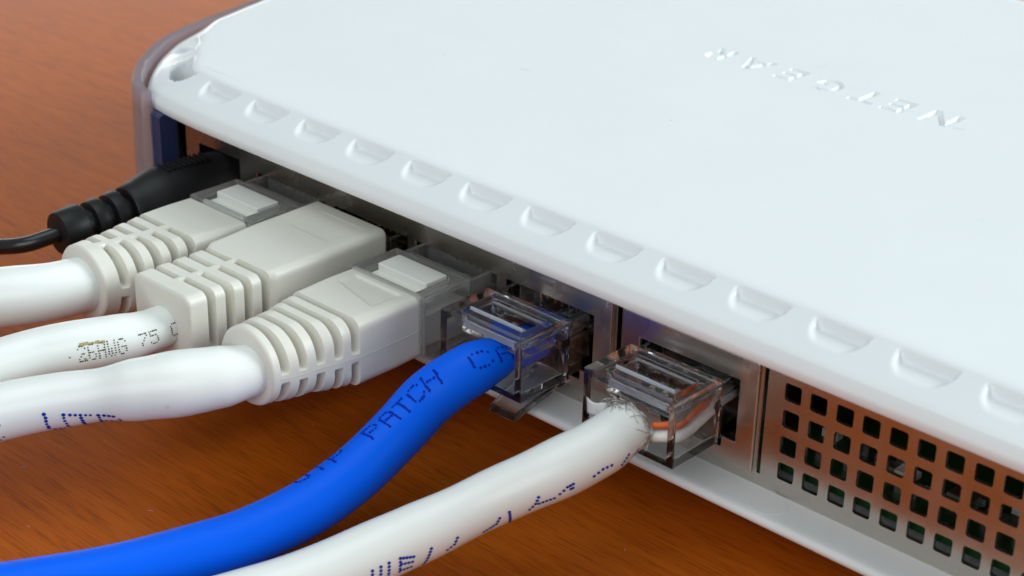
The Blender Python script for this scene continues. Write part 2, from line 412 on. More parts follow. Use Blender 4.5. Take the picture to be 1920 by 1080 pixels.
# letters sunk into the lid, read from the front side
def letter_polys(c):
    s_ = 0.235                              # stroke over height 1, width about 0.75
    w_ = 0.72
    if c == 'E': return [[(0,0),(w_,0),(w_,s_*.8),(s_,s_*.8),(s_,.41),(w_*.92,.41),(w_*.92,.59),(s_,.59),(s_,1-s_*.8),(w_,1-s_*.8),(w_,1),(0,1)]]
    if c == 'T': return [[(w_/2-s_/2,0),(w_/2+s_/2,0),(w_/2+s_/2,1-s_*.85),(w_+.06,1-s_*.85),(w_+.06,1),(-.06,1),(-.06,1-s_*.85),(w_/2-s_/2,1-s_*.85)]]
    if c == 'N': return [[(0,0),(s_,0),(s_,.68),(.72,0),(.92,0),(.92,1),(.72,1),(.72,.32),(s_,1),(0,1)]]
    if c == 'A': return [[(0,0),(.22,0),(.30,.2),(.66,.2),(.74,0),(.96,0),(.60,1),(.36,1)], [(.36,.36),(.48,.70),(.60,.36)]]
    if c == 'R': return [[(0,0),(s_,0),(s_,.36),(.36,.36),(.54,0),(.77,0),(.56,.40),(.70,.52),(.74,.70),(.68,.88),(.52,1),(0,1)], [(s_,.53),(s_,.83),(.46,.83),(.53,.75),(.53,.61),(.46,.53)]]
    if c == 'G':
        o_ = [(.45+.46*math.cos(math.radians(a)), .5+.5*math.sin(math.radians(a))) for a in range(38, 330, 14)]
        i_ = [(.45+.26*math.cos(math.radians(a)), .5+.32*math.sin(math.radians(a))) for a in range(322, 44, -14)]
        return [o_+[(.90,.52),(.50,.52),(.50,.36),(.70,.36)]+i_]
def fill2d(polys):
    """even-odd fill of polygons in the x-y plane: vertices and faces"""
    cu = bpy.data.curves.new('tmp', 'CURVE'); cu.dimensions = '2D'; cu.fill_mode = 'BOTH'
    for poly in polys:
        sp = cu.splines.new('POLY'); sp.points.add(len(poly)-1); sp.use_cyclic_u = True
        for p, q in zip(sp.points, poly): p.co = (q[0], q[1], 0, 1)
    t = bpy.data.objects.new('tmp', cu); COL.objects.link(t); bpy.context.view_layer.update()
    me = bpy.data.meshes.new_from_object(t.evaluated_get(bpy.context.evaluated_depsgraph_get()))
    out = [(v.co.x, v.co.y) for v in me.vertices], [tuple(p.vertices) for p in me.polygons]
    bpy.data.objects.remove(t); bpy.data.curves.remove(cu); bpy.data.meshes.remove(me)
    return out
def inset(poly, dist):
    """mitred offset: positive shrinks a counter-clockwise polygon"""
    n = len(poly); out = []
    for i in range(n):
        a, b, c = Vector(poly[i-1]), Vector(poly[i]), Vector(poly[(i+1) % n])
        e0 = (b-a).normalized(); e1 = (c-b).normalized()
        n0 = Vector((-e0.y, e0.x)); n1 = Vector((-e1.y, e1.x)); m = n0+n1
        m = m/max(0.35, m.dot(m)/2) if m.length > 1e-6 else n0
        out.append(tuple(b+m*dist))
    return out
def area2(poly): return sum(a[0]*b[1]-b[0]*a[1] for a, b in zip(poly, poly[1:]+poly[:1]))
letters = []
for c, x_left, x_right in (('N', 64.0, 59.9), ('E', 57.5, 54.5), ('T', 53.3, 49.9), ('G', 47.7, 43.9), ('E', 41.7, 38.8), ('A', 36.8, 32.4), ('R', 30.6, 27.4)):
    wid = {'N': .92, 'E': .72, 'T': .84, 'G': .92, 'A': .96, 'R': .77}[c]; off = .06 if c == 'T' else 0
    polys = []
    for q, poly in enumerate(letter_polys(c)):
        P_ = [(x_left-(a+off)/wid*(x_left-x_right), 55.7-b*4.6) for a, b in poly]
        if area2(P_) < 0: P_.reverse()
        polys.append(P_ if q == 0 else P_[::-1])          # outer counter-clockwise, island clockwise
    letters.append(polys)
top_ring = [(v[0], v[1]) for v in rings[-1]]
LB = (45, 20, 70, 46, 60)                  # the flat top: two halves round a rectangle that holds the letters
ir_ = min((q for q in range(N) if top_ring[q][1] < 10), key=lambda q: abs(top_ring[q][0]-LB[0]))
if_ = min((q for q in range(N) if top_ring[q][1] > 90), key=lambda q: abs(top_ring[q][0]-LB[0]))
rb = (len(rings)-1)*N; base = len(V)
V += [(LB[0], LB[4], 28.0), (LB[1], LB[4], 28.0), (LB[1], LB[3], 28.0), (LB[0], LB[3], 28.0), (LB[2], LB[3], 28.0), (LB[2], LB[4], 28.0)]
F.append(tuple(rb+q for q in range(ir_, if_+1))+(base, base+1, base+2, base+3))
F.append(tuple(rb+q for q in list(range(if_, N))+list(range(0, ir_+1)))+(base+3, base+4, base+5, base))
pv, pf = fill2d([[(LB[1], LB[3]), (LB[0], LB[3]), (LB[2], LB[3]), (LB[2], LB[4]), (LB[0], LB[4]), (LB[1], LB[4])]]+[poly for polys in letters for poly in polys])
base = len(V); V += [(x, y, 28.0) for x, y in pv]; F += [tuple(base+q for q in f) for f in pf]
lid = obj('lid', V, F, 'lid', router, smooth=True)
bm = bmesh.new(); bm.from_mesh(lid.data); bmesh.ops.remove_doubles(bm, verts=bm.verts, dist=1e-6); bmesh.ops.recalc_face_normals(bm, faces=bm.faces); bm.to_mesh(lid.data); bm.free()
lid.data.set_sharp_from_angle(angle=math.radians(50))

for polys in letters:
    LV, LF = [], []
    levels = [(0.0, 28.0), (0.05, 27.93), (0.2, 27.42), (0.26, 27.38)]
    for poly in polys:
        n = len(poly); b0 = len(LV)
        for dist, z in levels: LV += [(x, y, z) for x, y in inset(poly, dist)]
        for q in range(len(levels)-1):
            for e_ in range(n): LF.append((b0+q*n+e_, b0+q*n+(e_+1) % n, b0+(q+1)*n+(e_+1) % n, b0+(q+1)*n+e_))
    fv, ff = fill2d([inset(poly, 0.26) for poly in polys])
    b0 = len(LV); LV += [(x, y, 27.38) for x, y in fv]; LF += [tuple(b0+q for q in f) for f in ff]
    obj('letter', LV, LF, 'lid', lid)

# lower shell
prof_t = [(6.0, 6.82), (1.0, 6.88), (0.45, 6.86), (0.15, 6.72), (0.0, 6.45), (0.0, 6.2), (0.12, 5.95), (0.6, 5.6), (2.5, 4.2), (5.0, 2.6), (8.0, 1.4)]
tray_line = [outline[i] for i in range(0, N, 5)]; tray_n = [nrm[i] for i in range(0, N, 5)]; NT = len(tray_line)
V = []
for dd, z in prof_t:
    for i in range(NT):
        p = tray_line[i]+tray_n[i]*(dd+1.6); V.append((p.x, p.y, z))
F = [(j*NT+i, (j+1)*NT+i, (j+1)*NT+(i+1) % NT, j*NT+(i+1) % NT) for j in range(len(prof_t)-1) for i in range(NT)]
F.append(tuple(i for i in range(NT))); F.append(tuple((len(prof_t)-1)*NT+i for i in range(NT)))
tray = obj('lower_shell', V, F, 'tray', router, smooth=True)
bm = bmesh.new(); bm.from_mesh(tray.data); bmesh.ops.recalc_face_normals(bm, faces=bm.faces); bm.to_mesh(tray.data); bm.free()
tray.data.set_sharp_from_angle(angle=math.radians(40))
# moulded ring mark on its ledge, and the feet under it
def ring_vf(c, r0, r1, h, n=48):
    V, F = [], []
    for k in range(n):
        a = 2*math.pi*k/n
        for rr, hh in ((r0, 0), ((r0+r1)/2, h), (r1, 0)): V.append((c[0]+rr*math.cos(a), c[1]+rr*math.sin(a), c[2]+hh))
    for k in range(n):
        for q in range(2): F.append((3*k+q, 3*((k+1) % n)+q, 3*((k+1) % n)+q+1, 3*k+q+1))
    return V, F
obj('moulded_ring', *ring_vf((79.1, -2.35, 6.87), 1.75, 1.95, 0.06), 'tray', tray, smooth=True)
for x, y in ((-12, 14), (129, 14), (-12, 88), (129, 88)):
    V, F = [], []
    for z in (0.0, 1.6):
        for k in range(24): V.append((x+5*math.cos(k*math.pi/12), y+5*math.sin(k*math.pi/12), z))
    F = [(k, (k+1) % 24, 24+(k+1) % 24, 24+k) for k in range(24)]+[tuple(range(23, -1, -1)), tuple(range(24, 48))]
    obj('foot', V, F, 'black', tray)

# clear outer band and navy inner wall along the sides and the front
def band(name, i0, i1, off_out, off_in, z0, z1, material, step=5, lean=0.0, seg=6):
    ids = list(range(i0, i1, step)); V, F = [], []
    sect = [(off_in, z0), (off_out, z0)]
    for k in range(seg+1):
        t = k/seg; sect.append((off_out+lean*math.sin(math.pi*t), z0+(z1-0.35-z0)*t))
    sect += [(off_out-(0.3 if off_out > off_in else -0.3), z1), (off_in+0.2, z1), (off_in, z1-0.3)]
    m = len(sect)
    for i in ids:
        for o_, z in sect:
            p = outline[i]-nrm[i]*o_; V.append((p.x, p.y, z))
    for a in range(len(ids)-1):
        for k in range(m): F.append((a*m+k, a*m+(k+1) % m, (a+1)*m+(k+1) % m, (a+1)*m+k))
    F.append(tuple(range(m))); F.append(tuple((len(ids)-1)*m+k for k in reversed(range(m))))
    o = obj(name, V, F, material, router, smooth=True)
    bm = bmesh.new(); bm.from_mesh(o.data); bmesh.ops.recalc_face_normals(bm, faces=bm.faces); bm.to_mesh(o.data); bm.free()
    o.data.set_sharp_from_angle(angle=math.radians(35))
    return o
def idx_near(x, y): return min(range(N), key=lambda i: (outline[i].x-x)**2+(outline[i].y-y)**2)
iL, iR = idx_near(-13.0, -5.7), idx_near(XC+13.0, -5.7)
iL2, iR2 = idx_near(-11.0, -5.95), idx_near(XC+11.0, -5.95)
band('clear_side_band', iL, iR, 1.9, 0.45, 4.0, 26.75, 'band', lean=0.25)
band('navy_corner_cap', iL2, iL+4, 0.7, -1.4, 4.4, 23.9, 'navy', step=3)
band('navy_side_wall', idx_near(-25.5, 5), idx_near(XC+25.5, 5), -0.4, -1.3, 4.4, 24.0, 'navy', lean=0.5)

# steel rear panel with its grid of square holes
HX, HZ, HP = 79.245, 18.36, 2.938
def rsq(cx, cz, hw, hh, r_, n=4):
    out = []
    for qx, qz, a0 in ((1, 1, 0), (-1, 1, 90), (-1, -1, 180), (1, -1, 270)):
        for k in range(n+1):
            a = math.radians(a0+90*k/n); out.append((cx+qx*(hw-r_)+r_*math.cos(a), cz+qz*(hh-r_)+r_*math.sin(a)))
    return out
holes = []
for j in range(4):
    for i in range(16):
        holes.append(rsq(HX+i*HP+random.uniform(-.03, .03), HZ-j*HP, 0.94, 0.96, 0.28))
PX0, PX1, ZB, ZT = -14.6, 131, 6.6, 23.6
lan_hole = [(-2.6, 9.0), (56.2, 9.0), (56.2, 19.0), (-2.6, 19.0)]
wan_hole = [(59.4, 9.0), (75.0, 9.0), (75.0, 19.0), (59.4, 19.0)]
jack_hole = rsq(-7.9, 13.4, 4.1, 5.1, 0.2, 2)
panel = sheet('rear_panel', [(PX0, ZB), (PX1, ZB), (PX1, ZT), (PX0, ZT)], [lan_hole, wan_hole, jack_hole, [(75.9, 8.2), (76.3, 8.2), (76.3, 21), (75.9, 21)], [(57.3, 8.2), (57.9, 8.2), (57.9, 21), (57.3, 21)]]+holes, 0.0, 0.5, 'steel', router, bevel=0.05)
PW = 12.57
def port_poly(x0):
    c = x0+PW/2
    return [(x0, 11.05), (x0, 18.0), (x0+PW, 18.0), (x0+PW, 11.05), (c+4.6, 11.05), (c+4.6, 9.85), (c+3.1, 9.85), (c+3.1, 9.2), (c-3.1, 9.2), (c-3.1, 9.85), (c-4.6, 9.85), (c-4.6, 11.05)]
LAN = [0.0, 13.97, 27.94, 41.91]; WAN = 61.0
sheet('socket_shield', [(-3.4, 8.35), (56.9, 8.35), (56.9, 20.6), (-3.4, 20.6)], [port_poly(x) for x in LAN], -0.55, 0.35, 'steel', router, bevel=0.1)
sheet('socket_shield', [(58.6, 8.35), (75.75, 8.35), (75.75, 20.6), (58.6, 20.6)], [port_poly(WAN)], -0.85, 0.45, 'steel', router, bevel=0.14)
# folded edges of the shields
obj('shield_flange', *box_vf((75.25, -0.5, 8.4), (75.7, 0.6, 20.5)), 'steel', router, bevel=0.08)
obj('shield_flange', *box_vf((58.65, -0.5, 8.4), (59.0, 0.6, 20.5)), 'steel', router, bevel=0.08)
obj('shield_flange', *box_vf((56.45, -0.36, 8.4), (56.85, 0.6, 20.5)), 'steel', router, bevel=0.08)
def socket(x0):
    x1 = x0+PW; c = (x0+x1)/2; t = 0.5
    V, F = join(box_vf((x0-t, 0.3, 8.6), (x0-.02, 16, 19.2)), box_vf((x1+.02, 0.3, 8.6), (x1+t, 16, 19.2)), box_vf((x0, 0.3, 18.06), (x1, 16, 19.2)),
                box_vf((x0, 0.3, 8.6), (x1, 16, 9.15)), box_vf((x0, 16, 8.6), (x1, 16.5, 19.2)),
                box_vf((x0, 0.35, 9.2), (c-4.62, 16, 11.0)), box_vf((c+4.62, 0.35, 9.2), (x1, 16, 11.0)))
    s_ = obj('socket', V, F, 'socket', router)
    return s_
for x in LAN+[WAN]: socket(x)
V, F = join(box_vf((-12.2, 0.3, 8), (-12.02, 12, 19)), box_vf((-3.78, 0.3, 8), (-3.6, 12, 19)), box_vf((-12.0, 0.3, 18.55), (-3.8, 12, 19)), box_vf((-12.0, 0.3, 8), (-3.8, 12, 8.25)), box_vf((-12.0, 12, 8), (-3.8, 12.3, 19)))
obj('power_socket', V, F, 'socket', router)
# circuit board with parts on it, seen through the holes and the corner opening
pcb = obj('circuit_board', *box_vf((-22, 1.6, 8.4), (134, 96, 9.4)), 'pcb', router)
for k in range(46):
    x = random.uniform(77, 128); y = random.uniform(2.2, 14); a = random.uniform(.5, 1.4); h = random.uniform(.3, 1.2)
    obj('component', *box_vf((x-a, y-a*.6, 9.3), (x+a, y+a*.6, 9.4+h)), random.choice(['solder', 'socket', 'solder', 'insert']), pcb)
obj('component', *box_vf((-17, 5, 9.3), (-8, 20, 15)), 'pcb', pcb)

# ------------------------------------------------------------------ printing on the cables: a dot-matrix hand
FONT = {'A': '01110100011000111111100011000110001', 'B': '11110100011000111110100011000111110', 'C': '01110100011000010000100001000101110', 'E': '11111100001000011110100001000011111',
        'G': '01110100011000010111100011000101110', 'H': '10001100011000111111100011000110001', 'I': '01110001000010000100001000010001110', 'L': '10000100001000010000100001000011111',
        'P': '11110100011000111110100001000010000', 'R': '11110100011000111110101001001010001', 'T': '11111001000010000100001000010000100', 'U': '10001100011000110001100011000101110',
        'V': '10001100011000110001100010101000100', 'W': '10001100011000110101101011010101010', '2': '01110100010000100110010001000011111', '4': '00010001100101010010111110001000010',
        '5': '11111100001111000001000011000101110', '6': '01110100001000011110100011000101110', '7': '11111000010001000100010000100001000', 'Y': '10001100010101000100001000010000100',
        'D': '11110100011000110001100011000111110', 'F': '11111100001000011110100001000010000', ' ': '0'*35, 'o': '01100100101001001100000000000000000', '-': '00000000000000011111000000000000000', '/': '00001000010001000100010001000010000'}
def dot(tube, s, th, r_, n=9):
    p = tube.point(s, th, 0.012); a = tube.point(s+0.1, th, 0.012)-tube.point(s-0.1, th, 0.012); b = tube.point(s, th+0.02, 0.012)-tube.point(s, th-0.02, 0.012)
    a.normalize(); b.normalize()
    V = [p+tube.at(s)[1][2]*0]; F = []
    nn = a.cross(b)
    c = tube.at(s)[0]
    if nn.dot(p-c) < 0: b = -b; nn = -nn
    V = [p+nn*0.006]+[p+a*(r_*math.cos(2*math.pi*k/n))+b*(r_*math.sin(2*math.pi*k/n)) for k in range(n)]
    F = [(0, 1+k, 1+(k+1) % n) for k in range(n)]
    return V, F
def print_text(tube, text, s0, ds, th0, dth, r_, material, parent, adv=1.0, jitter=0.03, drop=0.0, name='printed_text'):
    """first column at s0, columns step ds along the cable, rows step dth round it from th0 (top row)"""
    parts = []; rnd = random.Random(5)
    for ci, ch in enumerate(text):
        bits = FONT[ch]
        for rr in range(7):
            for cc in range(5):
                if bits[rr*5+cc] == '1' and rnd.random() >= drop:
                    s = s0+(ci*6*adv+cc)*ds+rnd.gauss(0, jitter); th = (th0(s) if callable(th0) else th0)+rr*dth
                    parts.append(dot(tube, s, th, r_*rnd.uniform(.8, 1.12)))
    V, F = join(*parts)
    return obj(name, V, F, material, parent, kind='stuff')

# ------------------------------------------------------------------ network plugs
ZP = 15.05                                  # height of a plug's middle
def plug_body(cx, parent, pocket=True, dy=0.0, material='clear'):
    xs = [-5.8, -5.35, -4.85, -4.3, -3.85, 3.85, 4.3, 4.85, 5.35, 5.8]
    ys = [-10.5, -9.7, -8.75, -8.35, -6.9, -4.65, -4.25, -3.3, -2.6, -2.1, 0.8, 1.3, 8.5]
    zs = [-3.4, -2.7, 0.65, 1.05, 1.6, 2.0, 2.5, 2.95, 3.4]
    def full(x, y, z):
        ax = abs(x)
        if y > -3.3:
            if -3.3 < y < -2.6:
                if ax > 4.85 or z > 2.0: return False
            elif ax > 5.35 or z > 2.95: return False
            if y < 1.3 and ax < 4.3 and -2.7 < z < 0.65: return False
            if -2.1 < y < 0.8 and ax < 4.85 and z > 1.05: return False
            return True
        if pocket:
            if ax < 3.85 and -8.35 < y < -4.65 and z > (1.6 if y < -6.9 else 1.05): return False
            if ax < 4.3 and -8.75 < y < -4.25 and z > 0.65: return True
        else:
            if ax < 3.85 and -9.7 < y < -4.65 and z > 1.05: return False
        if ax < 4.85 and -2.7 < z < 2.5: return False
        return True
    V, F = cells(xs, ys, zs, full, warp=lambda x, y, z: (cx+x, y+dy, ZP+z))
    return obj('plug_body', V, F, material, parent, bevel=0.17, seg=3, angle=40)
def relief_bar(cx, dy, parent):
    V = []
    for x in (-3.7, 3.7):
        for y, z in ((-8.2, 0.75), (-7.0, 0.75), (-6.55, 1.2), (-7.5, 2.35), (-8.2, 2.75)): V.append((cx+x, y+dy, ZP+z+0.9))
    F = [(4, 3, 2, 1, 0), (5, 6, 7, 8, 9)]+[(k, (k+1) % 5, 5+(k+1) % 5, 5+k) for k in range(5)]
    o = obj('strain_relief_bar', V, F, 'milky', parent, bevel=0.12)
    bm = bmesh.new(); bm.from_mesh(o.data); bmesh.ops.recalc_face_normals(bm, faces=bm.faces); bm.to_mesh(o.data); bm.free()
def latch(cx, parent):
    prof_ = [(7.5, -3.45), (4.0, -4.3), (-2.0, -5.7), (-8.4, -7.2), (-8.7, -8.1), (-8.2, -8.2), (-2.0, -6.6), (4.0, -5.2), (8.2, -4.2)]
    hw = [2.9, 2.9, 2.0, 1.75, 1.75, 1.75, 2.0, 2.9, 2.9]; n = len(prof_); V = []
    for s_ in (-1, 1):
        for (y, z), h in zip(prof_, hw): V.append((cx+0.6+s_*h, y, ZP+z+0.0))
    F = [tuple(range(n-1, -1, -1)), tuple(range(n, 2*n))]+[(k, (k+1) % n, n+(k+1) % n, n+k) for k in range(n)]
    o = obj('latch', V, F, 'clear', parent, bevel=0.1)
    bm = bmesh.new(); bm.from_mesh(o.data); bmesh.ops.recalc_face_normals(bm, faces=bm.faces); bm.to_mesh(o.data); bm.free()
    return o
def contacts(cx, body):
    for k in range(8):
        x = cx-3.57+k*1.02
        obj('contact', *box_vf((x-.15, 3.4, ZP+0.9), (x+.15, 7.0, ZP+1.8)), 'gold', body)
def wires(cx, parent, cols, y_from, z_from, spread, rw=0.46, y_to=1.3):
    for k, c in enumerate(cols):
        x1 = cx-3.57+k*1.02; x0 = cx+(k-3.5)*spread
        zo = z_from[k] if isinstance(z_from, list) else z_from
        obj('wire', *bar([(x0, y_from, ZP+zo), (x0*.7+x1*.3, y_from*.7+y_to*.3, ZP+zo*.8+.0), (x1, y_from*.25+y_to*.75, ZP+0.05), (x1, y_to, ZP+0.1)], rw, 10), 'wire_'+c, parent, smooth=True)
COLS = ['white', 'orange', 'white', 'blue', 'white', 'green', 'white', 'brown']

# ------------------------------------------------------------------ moulded boots
def boot(cx, sect, grooves, parent, dent=None, step=0.11, n=150, cap_round=0.35):
    """sect: (y, half width, half height, corner radius, middle z) from front to rear end; grooves: (y, width, depth, mask(x, z, a, b))"""
    y0, y1 = sect[0][0], sect[-1][0]; m = int((y0-y1)/step)
    tab = lambda k: [(-s_[0], s_[k]) for s_ in sect]
    T = [tab(k) for k in (1, 2, 3, 4)]
    V, F = [], []
    def ring(y, inset):
        a, b, r_, zc = [lerp_table(t, -y) for t in T]
        R_ = []
        for px, pz in rrect(max(.3, a-inset), max(.3, b-inset), max(.2, r_-inset*.5), n):
            L = math.hypot(px, pz); sh = 0.0
            for gy, gw, gd, gm in grooves:
                q = abs(y-gy)
                if q < gw: sh = max(sh, gd*(1-sstep(gw*.36, gw*.56, q))*gm(px, pz, a, b))
            nx_, nz_ = px/L, pz/L
            k = (L-sh)/L
            x_, z_ = px*k, pz*k
            if dent: z_ -= dent(px, y, pz, b)
            R_.append((cx+x_, y, zc+z_))
        return R_
    ysamp = [(y0, cap_round), (y0-.1, cap_round*.35), (y0-.3, 0)] + [(y0-.3-(y0-y1-.6)*k/m, 0) for k in range(1, m)] + [(y1+.3, 0), (y1+.1, cap_round*.35), (y1, cap_round)]
    for y, i_ in ysamp: V += ring(y, i_)
    mm = len(ysamp)
    for j in range(mm-1):
        for k in range(n): F.append((j*n+k, j*n+(k+1) % n, (j+1)*n+(k+1) % n, (j+1)*n+k))
    F.append(tuple(range(n-1, -1, -1))); F.append(tuple((mm-1)*n+k for k in range(n)))
    o = obj('boot', V, F, 'boot', parent, smooth=True)
    bm = bmesh.new(); bm.from_mesh(o.data); bmesh.ops.recalc_face_normals(bm, faces=bm.faces); bm.to_mesh(o.data); bm.free()
    o.data.set_sharp_from_angle(angle=math.radians(48))
    return o
ROUND_SECT = [(-10.5, 5.45, 3.55, 0.7, 14.75), (-14.5, 5.45, 3.75, 0.9, 14.7), (-19.4, 5.3, 3.95, 1.3, 14.65), (-21.5, 5.1, 4.0, 2.2, 14.8), (-25.5, 4.6, 4.15, 3.4, 15.0), (-30.3, 4.15, 4.25, 4.1, 15.3)]
side_web = lambda x, z, a, b: sstep(.55, .85, abs(z+.3))
def insert(cx, parent):
    V, F = join(box_vf((cx-4.8, -11.6, ZP-2.65), (cx+4.8, -4.3, ZP+1.0)))
    o = obj('filler', V, F, 'insert', parent, bevel=0.15)
    V, F = box_vf((cx-3.75, -11.5, ZP+1.0), (cx+3.75, -5.6, ZP+2.9))
    obj('filler_step', V, F, 'insert', o, bevel=0.12)
    V, F = box_vf((cx-3.7, -9.0, ZP+2.8), (cx+3.8, -5.75, ZP+3.75))
    obj('filler_tab', V, F, 'insert', o, bevel=0.15)
    return o
def seam(cx, sect, body):
    pts = []; y = sect[0][0]-.4
    while y > sect[-1][0]+.4:
        a = lerp_table([(-q[0], q[1]) for q in sect], -y); zc = lerp_table([(-q[0], q[4]) for q in sect], -y)
        pts.append((cx+a+.005, y, zc-.25)); y -= .8
    obj('mould_seam', *Tube(pts, 0.045, step=.8, ring=6).mesh(), 'boot', body, smooth=True)
CABLE_GROUP = 'network cables plugged into the rear of the router'

# farthest network cable, ribbed boot beside the black power plug
c1 = thing('network_cable', 'white network cable with ribbed grey boot, next to the black power plug', 'cable', (6.28, -20, 0), CABLE_GROUP)
cx = 6.28
pb = plug_body(cx, c1, pocket=False, dy=-0.9, material='frosted'); contacts(cx, pb); insert(cx, c1)
top_web = lambda x, z, a, b: sstep(.55, .85, abs(z+.3))*(1 if z < 0 else sstep(.5, .8, abs(x-.3)))
boot(cx-.2, [(y-1.0, a, b, r_, z) for y, a, b, r_, z in ROUND_SECT[:2]]+[(-18.6, 5.3, 3.95, 1.2, 14.65), (-21.5, 5.1, 4.0, 2.0, 14.75), (-26, 4.7, 4.15, 3.2, 14.95), (-30.6, 4.3, 4.3, 4.2, 15.2)],
     [(-19.5-k*2.15, 0.95, 1.7, top_web) for k in range(5)], c1)
T1 = Tube([(6.2, -28.5, 15.1), (6.1, -31.0, 15.1), (5.0, -34.4, 15.0), (1.8, -38.4, 14.5), (-2.3, -42.6, 13.6), (-9, -49, 11.5), (-20, -58, 8), (-36, -70, 4.4), (-60, -86, 3.2), (-100, -110, 3.2)],
          [(0, 3.0), (4, 3.15), (10, 3.35), (25, 3.3), (60, 3.1)], wob=0.018, seed=1)
jk = obj('cable_jacket', *T1.mesh(), 'white_cable', c1, smooth=True)

# second: smooth square hood
c2 = thing('network_cable', 'white network cable with smooth square grey hood and brown printing on the jacket', 'cable', (20.25, -20, 0), CABLE_GROUP)
cx = 20.25
pb = plug_body(cx, c2, pocket=False); contacts(cx, pb)
right_m = lambda x, z, a, b: (sstep(.15, .45, x)*sstep(-2.6, -2.3, z) if z > -3.2 else 0.0)+(1.0*sstep(-3.4, -3.6, z) if x > 0 and z <= -3.2 else 0)
left_m = lambda x, z, a, b: sstep(-.5, -.8, x)*sstep(-2.6, -2.3, z)
HOOD = [(-3.6, 6.0, 4.9, 0.8, 14.85), (-12, 6.05, 4.95, 0.9, 14.75), (-19.3, 5.75, 4.85, 0.9, 14.75), (-20.6, 5.2, 4.6, 1.0, 14.85), (-30.4, 4.75, 4.4, 1.0, 15.3)]
def hood_dent(x, y, z, b):
    if z < b*.8: return 0.0
    return 0.05*sstep(3.4, 3.2, abs(x-.6))*sstep(2.6, 2.4, abs(y+8.0))
boot(cx, HOOD, [(-20.6-k*2.3, 0.95, 1.8, right_m) for k in range(4)]+[(-20.1-k*2.3-0.9, 0.85, 1.5, left_m) for k in range(4)], c2, dent=hood_dent)
T2 = Tube([(20.4, -29.0, 15.2), (20.7, -31.5, 15.25), (19.9, -34.5, 15.0), (17.8, -38.1, 14.6), (15.2, -41.9, 14.0), (13.1, -45.6, 13.3), (10.4, -50.2, 12), (4, -58, 9), (-6, -68, 5.5), (-22, -82, 3.4), (-60, -108, 3.2)],
          [(0, 2.1), (3, 2.25), (7, 2.65), (12, 2.75), (20, 2.8)], wob=0.035, seed=3)
jk = obj('cable_jacket', *T2.mesh(), 'white_cable', c2, smooth=True)
T2_jk = jk

# third: ribbed boot in front of the hood
c3 = thing('network_cable', 'white network cable with ribbed grey boot and blue printing, next to the blue cable', 'cable', (34.2, -20, 0), CABLE_GROUP)
cx = 34.2
pb = plug_body(cx, c3, pocket=False, dy=-0.9, material='frosted'); contacts(cx, pb); insert(cx, c3); wires(cx, pb, ['red', 'green', 'blue', 'blue', 'white', 'green', 'white', 'brown'], -2.9, -0.6, 1.0, 0.42)
def pocket_dent(x, y, z, b):
    if z < b*.7: return 0.0
    return 0.28*sstep(3.5, 3.3, abs(x))*sstep(-12.0, -12.2, y)*sstep(-15.6-.25*x, -15.2-.25*x, y)
bt = boot(cx-.3, ROUND_SECT, [(-20.2-k*2.13, 0.95, 1.75, side_web) for k in range(5)], c3, dent=pocket_dent); seam(cx-.3, ROUND_SECT, bt)
T3 = Tube([(34.3, -28.5, 15.1), (34.4, -30.4, 15.15), (33.6, -32.3, 15.0), (32.3, -34.5, 14.8), (29.7, -37.9, 14.3), (26.1, -41.8, 13.6), (22.5, -45.6, 12.8), (19.3, -49.8, 11.9), (16.7, -54.3, 10.8), (10, -63, 7.5), (-4, -78, 4), (-24, -95, 3.2), (-60, -118, 3.2)],
          [(0, 2.6), (2.0, 2.75), (5, 3.15), (9, 3.35), (13, 3.15), (17, 2.65), (21, 2.75), (27, 2.9), (40, 2.9)], wob=0.02, seed=5)
T3_jk = obj('cable_jacket', *T3.mesh(), 'white_cable', c3, smooth=True)

# fourth: blue
c4 = thing('network_cable', 'bright blue network cable with bare clear plug', 'cable', (48.4, -20, 0), CABLE_GROUP)
cx = 48.4
pb = plug_body(cx, c4, dy=-1.0); contacts(cx, pb); relief_bar(cx, -1.0, pb); latch(cx, c4); wires(cx, pb, ['white', 'red', 'red', 'white', 'blue', 'green', 'white', 'brown'], -3.2, -0.6, 0.8, 0.42)
T4 = Tube([(48.6, -3.6, 14.1), (48.6, -6.5, 14.1), (48.7, -9.5, 14.2), (48.4, -12.0, 13.9), (47.4, -14.5, 12.8), (46.2, -17.0, 11.0), (45.9, -20.2, 9.0), (46.0, -25.6, 6.8), (45.6, -29.6, 5.4), (45.1, -32.9, 4.5), (43.8, -37.8, 3.5), (42.4, -42.0, 3.05), (38.8, -51.7, 2.9), (34.1, -60.3, 2.9), (28.9, -68.1, 2.9), (14, -86, 2.9), (-10, -105, 2.9)],
          [(0, 2.0), (5, 2.15), (6.5, 2.5), (9, 2.8), (14, 2.9), (22, 2.9), (40, 2.88)], squash=[(0, .85), (5, .88), (8, 1.0)], wob=0.014, seed=2)
T4_jk = obj('cable_jacket', *T4.mesh(), 'blue_cable', c4, smooth=True)

